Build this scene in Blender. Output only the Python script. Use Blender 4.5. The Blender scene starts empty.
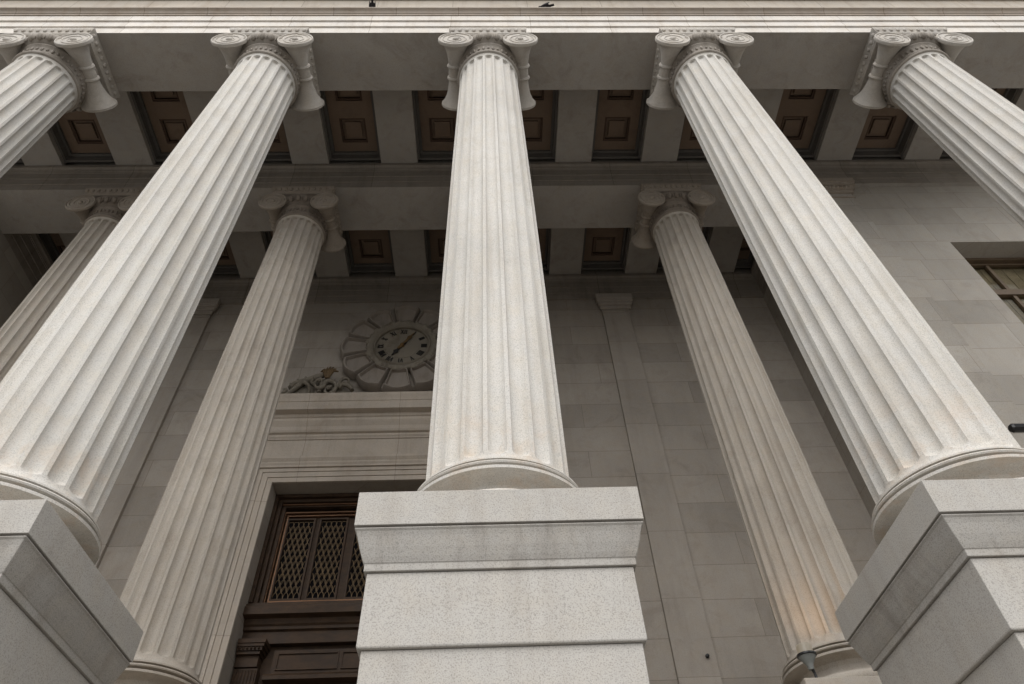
import bpy, bmesh, math, random
from mathutils import Vector, Matrix
random.seed(7)
PI = math.pi
SC = bpy.context.scene
COL = SC.collection

# ------------------------------------------------------------------ helpers
class MB:
    """collects geometry, then links it as ONE mesh object"""
    def __init__(s):
        s.v = []; s.f = []
    def add(s, vs, fs):
        n = len(s.v); s.v += [tuple(v) for v in vs]; s.f += [tuple(i + n for i in f) for f in fs]
        return s
    def box(s, x0, x1, y0, y1, z0, z1):
        return s.add([(x0,y0,z0),(x1,y0,z0),(x1,y1,z0),(x0,y1,z0),(x0,y0,z1),(x1,y0,z1),(x1,y1,z1),(x0,y1,z1)],
                     [(0,3,2,1),(4,5,6,7),(0,1,5,4),(1,2,6,5),(2,3,7,6),(3,0,4,7)])
    def prof_x(s, pts, x0, x1):
        """closed (y,z) outline swept along X"""
        n = len(pts)
        vs = [(x0,y,z) for y,z in pts] + [(x1,y,z) for y,z in pts]
        fs = [(i,(i+1)%n,n+(i+1)%n,n+i) for i in range(n)] + [tuple(range(n))[::-1], tuple(range(n,2*n))]
        return s.add(vs, fs)
    def prof_y(s, pts, y0, y1):
        n = len(pts)
        vs = [(x,y0,z) for x,z in pts] + [(x,y1,z) for x,z in pts]
        fs = [(i,(i+1)%n,n+(i+1)%n,n+i) for i in range(n)] + [tuple(range(n))[::-1], tuple(range(n,2*n))]
        return s.add(vs, fs)
    def prism_z(s, pts, z0, z1):
        n = len(pts)
        vs = [(x,y,z0) for x,y in pts] + [(x,y,z1) for x,y in pts]
        fs = [(i,(i+1)%n,n+(i+1)%n,n+i) for i in range(n)] + [tuple(range(n))[::-1], tuple(range(n,2*n))]
        return s.add(vs, fs)
    def plate(s, pts, y0, y1):
        """closed (x,z) outline with thickness y0..y1"""
        return s.prof_y(pts, y0, y1)
    def lathe(s, prof, seg=48, cx=0, cy=0, axis='z', off=0.0):
        """prof: (r, h) list; closed with caps"""
        n = len(prof); vs = []; fs = []
        for (r, h) in prof:
            for k in range(seg):
                a = 2*PI*k/seg; c, d = r*math.cos(a), r*math.sin(a)
                if axis == 'z': vs.append((cx+c, cy+d, h))
                else: vs.append((cx+c, h+off, cy+d))      # axis y: centre is (cx, cz)
        for i in range(n-1):
            for k in range(seg):
                k2 = (k+1) % seg
                fs.append((i*seg+k, i*seg+k2, (i+1)*seg+k2, (i+1)*seg+k))
        fs.append(tuple(range(seg))[::-1]); fs.append(tuple((n-1)*seg+k for k in range(seg)))
        return s.add(vs, fs)
    def loft_sq(s, prof, cx=0, cy=0, hx=None, hy=None):
        """stack of squares: prof = (inset, z)"""
        vs = []; fs = []
        for (i, z) in prof:
            a, b = hx-i, hy-i
            vs += [(cx-a,cy-b,z),(cx+a,cy-b,z),(cx+a,cy+b,z),(cx-a,cy+b,z)]
        n = len(prof)
        for i in range(n-1):
            for k in range(4):
                k2 = (k+1) % 4
                fs.append((i*4+k, i*4+k2, i*4+4+k2, i*4+4+k))
        fs.append((3,2,1,0)); fs.append(tuple((n-1)*4+k for k in range(4)))
        return s.add(vs, fs)
    def tube(s, pts, r, seg=8):
        """round bar along a polyline; r is a number or one per point"""
        pts = [Vector(p) for p in pts]; n = len(pts)
        rs = r if isinstance(r, (list, tuple)) else [r]*n
        vs = []; fs = []; up = Vector((0.13, 0.31, 0.94)).normalized()
        for i, p in enumerate(pts):
            t = (pts[min(i+1,n-1)] - pts[max(i-1,0)]).normalized()
            a = t.cross(up)
            if a.length < 1e-3: a = t.cross(Vector((1,0,0)))
            a.normalize(); b = t.cross(a).normalized()
            for k in range(seg):
                w = 2*PI*k/seg
                vs.append(tuple(p + a*rs[i]*math.cos(w) + b*rs[i]*math.sin(w)))
        for i in range(n-1):
            for k in range(seg):
                k2 = (k+1) % seg
                fs.append((i*seg+k, i*seg+k2, (i+1)*seg+k2, (i+1)*seg+k))
        fs.append(tuple(range(seg))[::-1]); fs.append(tuple((n-1)*seg+k for k in range(seg)))
        return s.add(vs, fs)
    def ball(s, c, rx, ry, rz, u=12, w=8, rot=None):
        vs = []; fs = []
        for i in range(1, w):
            ph = PI*i/w
            for k in range(u):
                a = 2*PI*k/u
                v = Vector((rx*math.sin(ph)*math.cos(a), ry*math.sin(ph)*math.sin(a), rz*math.cos(ph)))
                if rot: v = rot @ v
                vs.append(tuple(v + Vector(c)))
        t = Vector((0,0,rz)); t = rot @ t if rot else t
        vs.append(tuple(Vector(c)+t)); vs.append(tuple(Vector(c)-t))
        for i in range(w-2):
            for k in range(u):
                k2 = (k+1) % u
                fs.append((i*u+k, (i+1)*u+k, (i+1)*u+k2, i*u+k2))
        T, B = (w-1)*u, (w-1)*u+1
        for k in range(u):
            k2 = (k+1) % u
            fs.append((T, k, k2)); fs.append((B, (w-2)*u+k2, (w-2)*u+k))
        return s.add(vs, fs)
    def build(s, name, mat, parent=None, bevel=0.0, smooth=None, loc=None):
        me = bpy.data.meshes.new(name)
        me.from_pydata(s.v, [], s.f); me.update()
        bm = bmesh.new(); bm.from_mesh(me)
        bmesh.ops.recalc_face_normals(bm, faces=bm.faces)
        bm.to_mesh(me); bm.free()
        me.materials.append(mat)
        if smooth is not None:
            for p in me.polygons: p.use_smooth = True
            me.set_sharp_from_angle(angle=math.radians(smooth))
        o = bpy.data.objects.new(name, me); COL.objects.link(o)
        if parent: o.parent = parent
        if loc: o.location = loc
        if bevel:
            m = o.modifiers.new('edge_wear', 'BEVEL'); m.width = bevel; m.segments = 2
            m.limit_method = 'ANGLE'; m.angle_limit = math.radians(35)
        return o

def tag(o, label=None, cat=None, group=None, kind=None):
    if cat and not kind: kind = 'thing'
    if label: o['label'] = label
    if cat: o['category'] = cat
    if group: o['group'] = group
    if kind: o['kind'] = kind
    return o
def empty(name, loc, label=None, cat=None, group=None):
    o = bpy.data.objects.new(name, None); COL.objects.link(o); o.location = loc
    o.empty_display_size = 0.2
    return tag(o, label, cat, group)
def copy_tree(o, parent=None):
    c = o.copy(); COL.objects.link(c); c.parent = parent
    for ch in list(o.children): copy_tree(ch, c)
    return c

# ------------------------------------------------------------------ materials
def nodes(name):
    m = bpy.data.materials.new(name); m.use_nodes = True
    nt = m.node_tree; b = nt.nodes['Principled BSDF']
    return m, nt, b
def N(nt, t, **kw):
    n = nt.nodes.new(t)
    for k, v in kw.items(): setattr(n, k, v)
    return n
def mixc(nt, fac, a, b, mode='MIX'):
    n = nt.nodes.new('ShaderNodeMix'); n.data_type = 'RGBA'; n.blend_type = mode
    for sock, val in ((n.inputs[0], fac), (n.inputs[6], a), (n.inputs[7], b)):
        if isinstance(val, bpy.types.NodeSocket): nt.links.new(val, sock)
        elif isinstance(val, (int, float)): sock.default_value = val
        else: sock.default_value = (*val, 1) if len(val) == 3 else val
    return n.outputs[2]
def ramp(nt, src, stops):
    r = nt.nodes.new('ShaderNodeValToRGB'); cr = r.color_ramp
    cr.elements[0].position = stops[0][0]; cr.elements[0].color = (*[stops[0][1]]*3, 1) if isinstance(stops[0][1], (int, float)) else (*stops[0][1], 1)
    cr.elements[1].position = stops[1][0]; cr.elements[1].color = (*[stops[1][1]]*3, 1) if isinstance(stops[1][1], (int, float)) else (*stops[1][1], 1)
    for p, c in stops[2:]:
        e = cr.elements.new(p); e.color = (*[c]*3, 1) if isinstance(c, (int, float)) else (*c, 1)
    nt.links.new(src, r.inputs[0]); return r.outputs[0]
def noise(nt, vec, scale, detail=4, rough=0.55, dist=0.0):
    n = nt.nodes.new('ShaderNodeTexNoise'); n.inputs['Scale'].default_value = scale
    n.inputs['Detail'].default_value = detail; n.inputs['Roughness'].default_value = rough
    n.inputs['Distortion'].default_value = dist
    nt.links.new(vec, n.inputs['Vector']); return n.outputs['Fac']

def stone(name, base, dirt=(0.16,0.135,0.11), blotch=0.35, streak=0.35, grain=0.5, rough=0.85,
          blocks=None, bump=0.25, stain=None, tint=0.5, xonly=False, gs=1.0):
    """weathered granite. blocks = (course height, block length, z origin, joint, contrast)"""
    m, nt, b = nodes(name)
    geo = N(nt, 'ShaderNodeNewGeometry'); pos = geo.outputs['Position']
    mp = N(nt, 'ShaderNodeMapping'); nt.links.new(pos, mp.inputs[0]); mp.inputs['Scale'].default_value = (5.0, 5.0, 0.38)
    big = noise(nt, pos, 0.7, 6, 0.6, 0.4)
    mid = noise(nt, pos, 4.5, 6, 0.65)
    fine = noise(nt, pos, 95*gs, 2, 0.6)
    spk = noise(nt, pos, 190*gs, 2, 0.5)
    stk = noise(nt, mp.outputs[0], 1.0, 5, 0.65)
    c = mixc(nt, ramp(nt, big, [(0.3, 0.0), (0.72, 1.0)]), [v*(1-0.24*tint) for v in base], [min(1, v*(1+0.16*tint)) for v in base])
    warm = [base[0]*1.0, base[1]*0.93, base[2]*0.82]
    c = mixc(nt, ramp(nt, mid, [(0.42, 0.0), (0.75, tint)]), c, warm)
    c = mixc(nt, ramp(nt, noise(nt, pos, 1.9, 8, 0.7, 0.8), [(0.52, 0.0), (0.78, blotch)]), c, dirt)
    c = mixc(nt, ramp(nt, stk, [(0.5, 0.0), (0.78, streak)]), c, dirt)
    c = mixc(nt, ramp(nt, fine, [(0.34, grain), (0.5, 0.0)]), c, [v*0.42 for v in base])
    c = mixc(nt, ramp(nt, spk, [(0.56, 0.0), (0.72, grain*0.6)]), c, [min(1, v*1.35) for v in base])
    if stain:
        sep = N(nt, 'ShaderNodeSeparateXYZ'); nt.links.new(pos, sep.inputs[0])
        mr = N(nt, 'ShaderNodeMapRange'); nt.links.new(sep.outputs[2], mr.inputs[0])
        mr.inputs[1].default_value = stain[1]; mr.inputs[2].default_value = stain[0]
        mul = N(nt, 'ShaderNodeMath', operation='MULTIPLY'); nt.links.new(mr.outputs[0], mul.inputs[0])
        nt.links.new(ramp(nt, noise(nt, pos, 3.3, 6, 0.7, 0.5), [(0.48, 0.0), (0.72, stain[3])]), mul.inputs[1])
        c = mixc(nt, mul.outputs[0], c, stain[2])
    h = N(nt, 'ShaderNodeMath', operation='ADD'); nt.links.new(mid, h.inputs[0])
    h2 = N(nt, 'ShaderNodeMath', operation='MULTIPLY'); nt.links.new(fine, h2.inputs[0]); h2.inputs[1].default_value = 0.35
    nt.links.new(h2.outputs[0], h.inputs[1])
    hout = h.outputs[0]
    if blocks:
        ch, bl, z0, joint, con = blocks
        sep = N(nt, 'ShaderNodeSeparateXYZ'); nt.links.new(pos, sep.inputs[0])
        ad = N(nt, 'ShaderNodeMath', operation='ADD'); nt.links.new(sep.outputs[0], ad.inputs[0]); nt.links.new(sep.outputs[1], ad.inputs[1])
        sz = N(nt, 'ShaderNodeMath', operation='SUBTRACT'); nt.links.new(sep.outputs[2], sz.inputs[0]); sz.inputs[1].default_value = z0
        cb = N(nt, 'ShaderNodeCombineXYZ'); nt.links.new(sep.outputs[0] if xonly else ad.outputs[0], cb.inputs[0]); nt.links.new(sz.outputs[0], cb.inputs[1])
        br = N(nt, 'ShaderNodeTexBrick'); nt.links.new(cb.outputs[0], br.inputs['Vector'])
        br.offset = 0.43; br.offset_frequency = 2; br.squash = 0.78; br.squash_frequency = 3
        br.inputs['Scale'].default_value = 1.0; br.inputs['Row Height'].default_value = ch
        br.inputs['Brick Width'].default_value = bl; br.inputs['Mortar Size'].default_value = joint
        br.inputs['Mortar Smooth'].default_value = 0.3
        br.inputs['Color1'].default_value = (1-con, 1-con, 1-con*1.05, 1); br.inputs['Color2'].default_value = (1+con*0.6,)*3 + (1,)
        br.inputs['Mortar'].default_value = (0.60, 0.57, 0.54, 1)
        c = mixc(nt, 1.0, c, br.outputs['Color'], 'MULTIPLY')
        mm = N(nt, 'ShaderNodeMath', operation='MULTIPLY'); nt.links.new(br.outputs['Fac'], mm.inputs[0]); mm.inputs[1].default_value = -1.5
        aa = N(nt, 'ShaderNodeMath', operation='ADD'); nt.links.new(mm.outputs[0], aa.inputs[0]); nt.links.new(hout, aa.inputs[1])
        hout = aa.outputs[0]
    nt.links.new(c, b.inputs['Base Color'])
    b.inputs['Roughness'].default_value = rough
    b.inputs['Specular IOR Level'].default_value = 0.25
    bp = N(nt, 'ShaderNodeBump'); bp.inputs['Strength'].default_value = bump; bp.inputs['Distance'].default_value = 0.012
    nt.links.new(hout, bp.inputs['Height']); nt.links.new(bp.outputs[0], b.inputs['Normal'])
    return m

def metal(name, col, rough=0.45, metallic=0.7, var=0.4, spec=0.5):
    m, nt, b = nodes(name)
    geo = N(nt, 'ShaderNodeNewGeometry'); pos = geo.outputs['Position']
    mp = N(nt, 'ShaderNodeMapping'); nt.links.new(pos, mp.inputs[0]); mp.inputs['Scale'].default_value = (2.5, 2.5, 7.0)
    n1 = noise(nt, mp.outputs[0], 1.3, 7, 0.65, 0.3); n2 = noise(nt, pos, 30, 3)
    c = mixc(nt, ramp(nt, n1, [(0.3, 0.0), (0.75, 1.0)]), [v*(1-var) for v in col], [min(1, v*(1+var)) for v in col])
    c = mixc(nt, ramp(nt, n2, [(0.5, 0.0), (0.8, 0.35)]), c, [v*0.5 for v in col])
    nt.links.new(c, b.inputs['Base Color'])
    nt.links.new(ramp(nt, n1, [(0.2, rough*0.8), (0.8, min(1, rough*1.4))]), b.inputs['Roughness'])
    b.inputs['Metallic'].default_value = metallic; b.inputs['Specular IOR Level'].default_value = spec
    bp = N(nt, 'ShaderNodeBump'); bp.inputs['Strength'].default_value = 0.15; bp.inputs['Distance'].default_value = 0.005
    nt.links.new(n2, bp.inputs['Height']); nt.links.new(bp.outputs[0], b.inputs['Normal'])
    return m

M = {}
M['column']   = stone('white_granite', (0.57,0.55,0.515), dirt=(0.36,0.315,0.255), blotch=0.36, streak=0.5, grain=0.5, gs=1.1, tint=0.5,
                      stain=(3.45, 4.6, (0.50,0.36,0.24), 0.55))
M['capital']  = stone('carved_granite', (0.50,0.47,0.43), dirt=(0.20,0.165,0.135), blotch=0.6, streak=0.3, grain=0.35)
M['neck']     = stone('shaded_carved_granite', (0.33,0.30,0.265), dirt=(0.10,0.08,0.065), blotch=0.75, streak=0.5, grain=0.4)  # base darkened to paint in shade on neck and echinus; blotches are grime
M['inneck']   = stone('shaded_inner_carving', (0.25,0.215,0.18), dirt=(0.08,0.06,0.05), blotch=0.7, streak=0.4, grain=0.3)  # inner neck, its shade likewise put into a darker base
M['pedmould'] = stone('shaded_rain_streaked', (0.37,0.352,0.325), dirt=(0.17,0.145,0.12), blotch=0.5, streak=0.6, grain=0.5, tint=0.5, gs=1.15)  # drip streaks, plus a base darkened for shade on the downward flare
M['frieze']   = stone('tan_frieze_granite', (0.54,0.49,0.425), dirt=(0.30,0.23,0.17), blotch=0.5, streak=0.5, grain=0.3,
                      blocks=(40.0, 1.98, -11.0, 0.006, 0.05), xonly=True)
M['pedestal'] = stone('grey_granite', (0.425,0.405,0.375), dirt=(0.23,0.195,0.16), blotch=0.25, streak=0.32, grain=0.55, tint=0.4, gs=1.15)
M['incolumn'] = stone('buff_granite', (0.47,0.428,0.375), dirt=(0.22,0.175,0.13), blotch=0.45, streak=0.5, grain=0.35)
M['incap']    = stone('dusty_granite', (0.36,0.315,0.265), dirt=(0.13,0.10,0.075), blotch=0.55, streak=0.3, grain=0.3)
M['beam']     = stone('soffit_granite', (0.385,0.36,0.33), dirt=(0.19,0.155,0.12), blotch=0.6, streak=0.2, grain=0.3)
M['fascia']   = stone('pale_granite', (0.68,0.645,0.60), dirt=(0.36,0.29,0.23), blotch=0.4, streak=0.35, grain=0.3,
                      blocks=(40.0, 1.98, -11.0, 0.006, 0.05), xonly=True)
M['crown']    = stone('shaded_weathered_crown', (0.40,0.35,0.30), dirt=(0.26,0.20,0.15), blotch=0.6, streak=0.5, grain=0.3,
                      blocks=(40.0, 1.57, -11.0, 0.008, 0.06), xonly=True)  # brown mixes dirt with painted shade of the overhanging undersides
M['shade_stone'] = stone('shaded_moulding_stone', (0.15,0.142,0.132), dirt=(0.07,0.06,0.05), blotch=0.5, streak=0.2, grain=0.2)  # dark grey colour stands in for the shade inside the coffers
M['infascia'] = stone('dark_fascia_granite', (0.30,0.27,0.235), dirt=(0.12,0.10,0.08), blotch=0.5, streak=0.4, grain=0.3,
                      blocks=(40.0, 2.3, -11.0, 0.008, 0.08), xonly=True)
M['wall']     = stone('ashlar_granite', (0.385,0.347,0.305), dirt=(0.16,0.13,0.105), blotch=0.4, streak=0.2, grain=0.3,
                      blocks=(0.642, 4.3, 5.07, 0.005, 0.15), bump=0.3)
M['wing']     = stone('grey_ashlar', (0.40,0.37,0.33), dirt=(0.2,0.165,0.13), blotch=0.4, streak=0.2, grain=0.35,
                      blocks=(0.642, 1.30, 4.53, 0.004, 0.11), bump=0.3)
M['pilaster'] = stone('smooth_granite', (0.39,0.352,0.31), dirt=(0.18,0.15,0.12), blotch=0.35, streak=0.3, grain=0.3,
                      blocks=(1.284, 300.0, 5.71, 0.004, 0.05))
M['door_stone'] = stone('door_surround_granite', (0.52,0.46,0.395), dirt=(0.22,0.175,0.135), blotch=0.35, streak=0.3, grain=0.3,
                      blocks=(2.55, 2.4, 0.2, 0.005, 0.05), xonly=True)
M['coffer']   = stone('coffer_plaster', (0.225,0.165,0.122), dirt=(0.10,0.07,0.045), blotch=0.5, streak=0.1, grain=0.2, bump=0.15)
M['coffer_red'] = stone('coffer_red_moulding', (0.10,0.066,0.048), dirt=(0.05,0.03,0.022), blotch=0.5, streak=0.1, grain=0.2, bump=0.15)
M['clock_stone'] = stone('clock_marble', (0.31,0.275,0.24), dirt=(0.11,0.085,0.065), blotch=0.5, streak=0.3, grain=0.2)
M['dial']     = stone('dial_stone', (0.24,0.215,0.175), dirt=(0.09,0.065,0.04), blotch=0.8, streak=0.4, grain=0.2)
M['numeral']  = metal('black_enamel', (0.015,0.013,0.012), 0.5, 0.0)
M['gilt']     = metal('worn_gilt', (0.16,0.095,0.035), 0.5, 0.4)
M['bronze']   = metal('dark_bronze', (0.060,0.036,0.021), 0.5, 0.1, 0.5, 0.3)
M['bronze_b'] = metal('polished_bronze_edge', (0.20,0.105,0.055), 0.4, 0.5)
M['bronze_g'] = metal('green_brown_bronze', (0.18,0.12,0.062), 0.5, 0.3)
M['dark']     = metal('dark_void_glass', (0.006,0.006,0.007), 0.95, 0.0, 0.4, 0.05)
M['black']    = metal('black_paint', (0.012,0.012,0.013), 0.35, 0.0, 0.2)
M['grey_paint'] = metal('grey_lamp_paint', (0.20,0.21,0.20), 0.5, 0.0, 0.2)
M['feather']  = metal('pigeon_feathers', (0.035,0.032,0.034), 0.8, 0.0, 0.3, 0.1)
M['win_frame'] = metal('window_frame_paint', (0.13,0.09,0.055), 0.55, 0.0, 0.25)
M['blind']    = metal('window_blind', (0.33,0.25,0.17), 0.8, 0.0, 0.2, 0.2)
m, nt, b = nodes('window_glass')
nt.nodes.remove(b); tr = N(nt, 'ShaderNodeBsdfTransparent'); tr.inputs[0].default_value = (0.86,0.88,0.86,1)
gl_ = N(nt, 'ShaderNodeBsdfGlossy'); gl_.inputs['Roughness'].default_value = 0.04
mx_ = N(nt, 'ShaderNodeMixShader'); mx_.inputs[0].default_value = 0.03
nt.links.new(tr.outputs[0], mx_.inputs[1]); nt.links.new(gl_.outputs[0], mx_.inputs[2])
nt.links.new(mx_.outputs[0], nt.nodes['Material Output'].inputs['Surface']); M['glass'] = m
m, nt, b = nodes('lamp_lens')
b.inputs['Base Color'].default_value = (0.34,0.34,0.31,1); b.inputs['Roughness'].default_value = 0.35
b.inputs['Transmission Weight'].default_value = 0.5; b.inputs['Emission Color'].default_value = (1.0,0.72,0.42,1)
b.inputs['Emission Strength'].default_value = 0.05; M['lens'] = m
# pavement
M['pavement'] = stone('street_paving', (0.24,0.232,0.22), blotch=0.25, streak=0.0, grain=0.3, bump=0.2)
M['floor']    = stone('portico_floor_granite', (0.38,0.35,0.31), blotch=0.3, streak=0.0, grain=0.3, bump=0.2)

# ------------------------------------------------------------------ key measurements (metres; eye at the origin, street 1.6 m below)
YF, YR, YW = 5.004, 8.270, 10.96           # front columns, inner columns, back wall
ZE, ZC, ZP = 13.807, 14.717, 2.958         # architrave underside, cross beam underside, pedestal top
A = 0.5555                                 # half width of the architraves
FX = [-7.975, -4.035, 0.049, 4.042, 8.165]
RX = [-8.030, -4.025, 0.049, 4.080]
CX = -2.0                                  # middle of the doorway bay
X0, X1 = -17.2, 13.3                       # ends of what is built
G = -1.6                                   # street level

# ------------------------------------------------------------------ setting: ground and floor
tag(MB().box(-260, 260, -260, 260, G-0.3, G).build('ground', M['pavement']), kind='structure')
tag(MB().box(X0, X1, 5.99, YW+0.5, G+0.002, 2.2).build('portico_floor', M['floor']), kind='structure')

# ------------------------------------------------------------------ columns
NFL = 20
def shaft_mesh(r0, r1, z0, z1, zf0, zf1, dep=0.68):
    """fluted shaft: r0 at z0 to r1 at z1 with entasis, flutes between zf0 and zf1 with round ends"""
    us = []                                                  # fractions inside one flute pitch
    fw = 0.80                                                # flute width share
    k = 10
    for i in range(k+1): us.append(-fw/2 + fw*i/k)
    us.append(0.5)
    pitch = 2*PI/NFL
    zs = [z0, z0+0.03, z0+0.07]
    def radius(z):
        t = (z-z0)/(z1-z0)
        r = r0 + (r1-r0)*t + 0.012*math.sin(PI*t)
        # apophyge: small flare to the base and to the astragal
        d0 = z-z0; d1 = z1-z
        if d0 < 0.11: r += 0.055*(1-d0/0.11)**2
        if d1 < 0.07: r += 0.020*(1-d1/0.07)**2
        return r
    hw0 = radius(zf0)*pitch*fw/2; hw1 = radius(zf1)*pitch*fw/2
    zs += [z0+0.11, zf0]
    for i in range(1, 9): zs.append(zf0 + hw0*(1-math.cos(PI/2*i/8)))
    n = 30
    a, b_ = zf0+hw0, zf1-hw1
    for i in range(1, n): zs.append(a+(b_-a)*i/n)
    for i in range(0, 9): zs.append(b_ + hw1*math.sin(PI/2*i/8))
    zs += [z1-0.05, z1-0.025, z1]
    zs = sorted(set(round(z, 5) for z in zs))
    vs = []; fs = []; per = len(us); seg = per*NFL
    for z in zs:
        R = radius(z)
        for f in range(NFL):
            for u in us:
                ang = -PI/2 + (f+u)*pitch
                d = 0.0
                if abs(u) < fw/2-1e-6:
                    x = u/(fw/2); v = 0.0
                    if z < a: v = (a-z)/hw0
                    if z > b_: v = (z-b_)/hw1
                    q = 1-x*x-v*v
                    if q > 0 and zf0 <= z <= zf1:
                        if z > b_: d = dep*R*pitch*fw/2*math.sqrt(1-x*x)*min(1.0, q*5)**0.5
                        else: d = dep*R*pitch*fw/2*math.sqrt(q)
                r = R-d
                vs.append((r*math.cos(ang), r*math.sin(ang), z))
    for i in range(len(zs)-1):
        for k_ in range(seg):
            k2 = (k_+1) % seg
            fs.append((i*seg+k_, i*seg+k2, (i+1)*seg+k2, (i+1)*seg+k_))
    fs.append(tuple(range(seg))[::-1]); fs.append(tuple((len(zs)-1)*seg+k_ for k_ in range(seg)))
    m = MB(); m.add(vs, fs); return m

def arc(cx, cz, r, a0, a1, n=8):
    return [(cx+r*math.cos(math.radians(a0+(a1-a0)*i/n)), cz+r*math.sin(math.radians(a0+(a1-a0)*i/n))) for i in range(n+1)]

def base_prof(z):
    """attic base profile standing on z, up to z+0.455"""
    p = [(0.60, z)]
    p += arc(0.785, z+0.066, 0.066, -90, 90, 10)             # lower torus
    p += [(0.770, z+0.135), (0.765, z+0.145)]
    p += [(0.70, z+0.15), (0.645, z+0.18), (0.59, z+0.22), (0.565, z+0.28), (0.58, z+0.33), (0.625, z+0.355)]   # scotia
    p += [(0.765, z+0.358), (0.768, z+0.383), (0.680, z+0.387), (0.672, z+0.418)]
    p += [(0.748, z+0.421), (0.756, z+0.434), (0.748, z+0.446), (0.662, z+0.449), (0.658, z+0.472), (0.730, z+0.475), (0.730, z+0.490), (0.655, z+0.493)]
    return p

def capital(parent, M1):
    """Ionic capital with side bolsters; origin of heights = ZE"""
    core = MB()
    z = ZE
    prof = [(0.50, z-1.03), (0.548, z-1.03)] + arc(0.548, z-0.995, 0.033, -80, 80, 8) + [(0.540, z-0.955), (0.540, z-0.93)] \
         + arc(0.538, z-0.912, 0.018, -80, 80, 5) \
         + [(0.535, z-0.885), (0.545, z-0.80), (0.575, z-0.725), (0.600, z-0.705), (0.602, z-0.685),
            (0.570, z-0.680), (0.575, z-0.655), (0.640, z-0.615), (0.690, z-0.55), (0.705, z-0.48), (0.700, z-0.43), (0.30, z-0.43)]
    core.lathe(prof, 72)
    for i in range(26):                                      # egg and dart round the echinus
        a = 2*PI*(i+0.5)/26
        rot = Matrix.Rotation(a, 3, 'Z') @ Matrix.Rotation(math.radians(14), 3, 'Y')
        core.ball((0.678*math.cos(a), 0.678*math.sin(a), z-0.555), 0.058, 0.055, 0.085, 8, 6, rot)
        a2 = 2*PI*i/26
        core.ball((0.680*math.cos(a2), 0.680*math.sin(a2), z-0.555), 0.028, 0.012, 0.10, 6, 5, Matrix.Rotation(a2, 3, 'Z'))
    for i in range(40):                                      # palmette relief on the necking band
        a = 2*PI*i/40
        h = 0.060 if i % 2 else 0.040
        core.ball((0.552*math.cos(a), 0.552*math.sin(a), z-0.80), 0.026, 0.026, h, 6, 5, Matrix.Rotation(a, 3, 'Z'))
    core.box(-0.60, 0.60, -0.575, 0.575, z-0.44, z-0.245)     # canalis block between the volutes
    for sy in (-1, 1):
        core.tube([(-0.60, sy*0.585, z-0.262), (0.60, sy*0.585, z-0.262)], 0.020, 8)
        core.tube([(-0.33, sy*0.575, z-0.425), (0.33, sy*0.575, z-0.425)], 0.018, 8)
        for k_ in range(-2, 3):
            core.ball((k_*0.105, sy*0.585, z-0.475), 0.036, 0.04, 0.06, 8, 6)
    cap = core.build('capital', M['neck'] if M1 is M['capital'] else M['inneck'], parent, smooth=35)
    ab = MB()
    ab.loft_sq([(0.06, z-0.245), (0.045, z-0.215), (0.035, z-0.205), (0.035, z-0.19), (0.028, z-0.15), (0.012, z-0.10), (0.0, z-0.075), (0.0, z-0.004)],
               hx=0.726, hy=0.65)
    n = 11
    for i in range(n):                                       # leaf ornament under the abacus edge
        x = -0.66 + 1.32*i/(n-1)
        for sy in (-1, 1): ab.ball((x, sy*0.632, z-0.100), 0.042, 0.032, 0.060, 8, 6)
    for i in range(9):
        y = -0.54 + 1.08*i/8
        for sx in (-1, 1): ab.ball((sx*0.705, y, z-0.115), 0.035, 0.042, 0.058, 8, 6)
    ab.build('abacus', M1, cap, smooth=35)
    for sx in (-1, 1):                                       # volute + bolster, one each side
        v = MB(); vz = z-0.595; vx = sx*0.592
        prof = [(0.298, -0.640), (0.318, -0.634), (0.322, -0.618), (0.316, -0.598), (0.280, -0.585), (0.232, -0.55), (0.195, -0.48),
                (0.155, -0.36), (0.130, -0.24), (0.122, -0.190), (0.140, -0.185), (0.152, -0.160), (0.140, -0.135), (0.118, -0.130),
                (0.116, -0.07), (0.116, -0.02), (0.118, 0.035), (0.140, 0.04), (0.152, 0.065), (0.140, 0.090), (0.122, 0.095),
                (0.130, 0.15), (0.158, 0.26), (0.200, 0.38), (0.245, 0.46), (0.290, 0.520), (0.318, 0.545), (0.312, 0.565), (0.290, 0.572)]
        v.lathe(prof, 40, vx, vz, axis='y')
        for sy, yy in ((-1, 0.642), (1, 0.574)):
            v.tube([(vx+0.302*math.cos(2*PI*i/40), sy*yy, vz+0.302*math.sin(2*PI*i/40)) for i in range(41)], 0.018, 6)
            pts = []; rs = []
            for i in range(61):                              # spiral fillet
                t = i/60.0
                th = PI/2 - sx*(2*PI*2.0*t)
                r = 0.262*(1-t) + 0.075*t
                pts.append((vx + r*math.cos(th), sy*yy, vz + r*math.sin(th))); rs.append(0.015*(1-0.3*t))
            v.tube(pts, rs, 6)
            v.ball((vx, sy*(yy+0.002), vz), 0.058, 0.035, 0.058, 12, 8)
        v.v = [(a_+sx*0.045*max(0, 1-abs(b2)/0.5), b2, vz-0.015+(c_-vz)*0.97) for (a_, b2, c_) in v.v]
        v.build('volute', M1, cap, smooth=40)
    return cap

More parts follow.
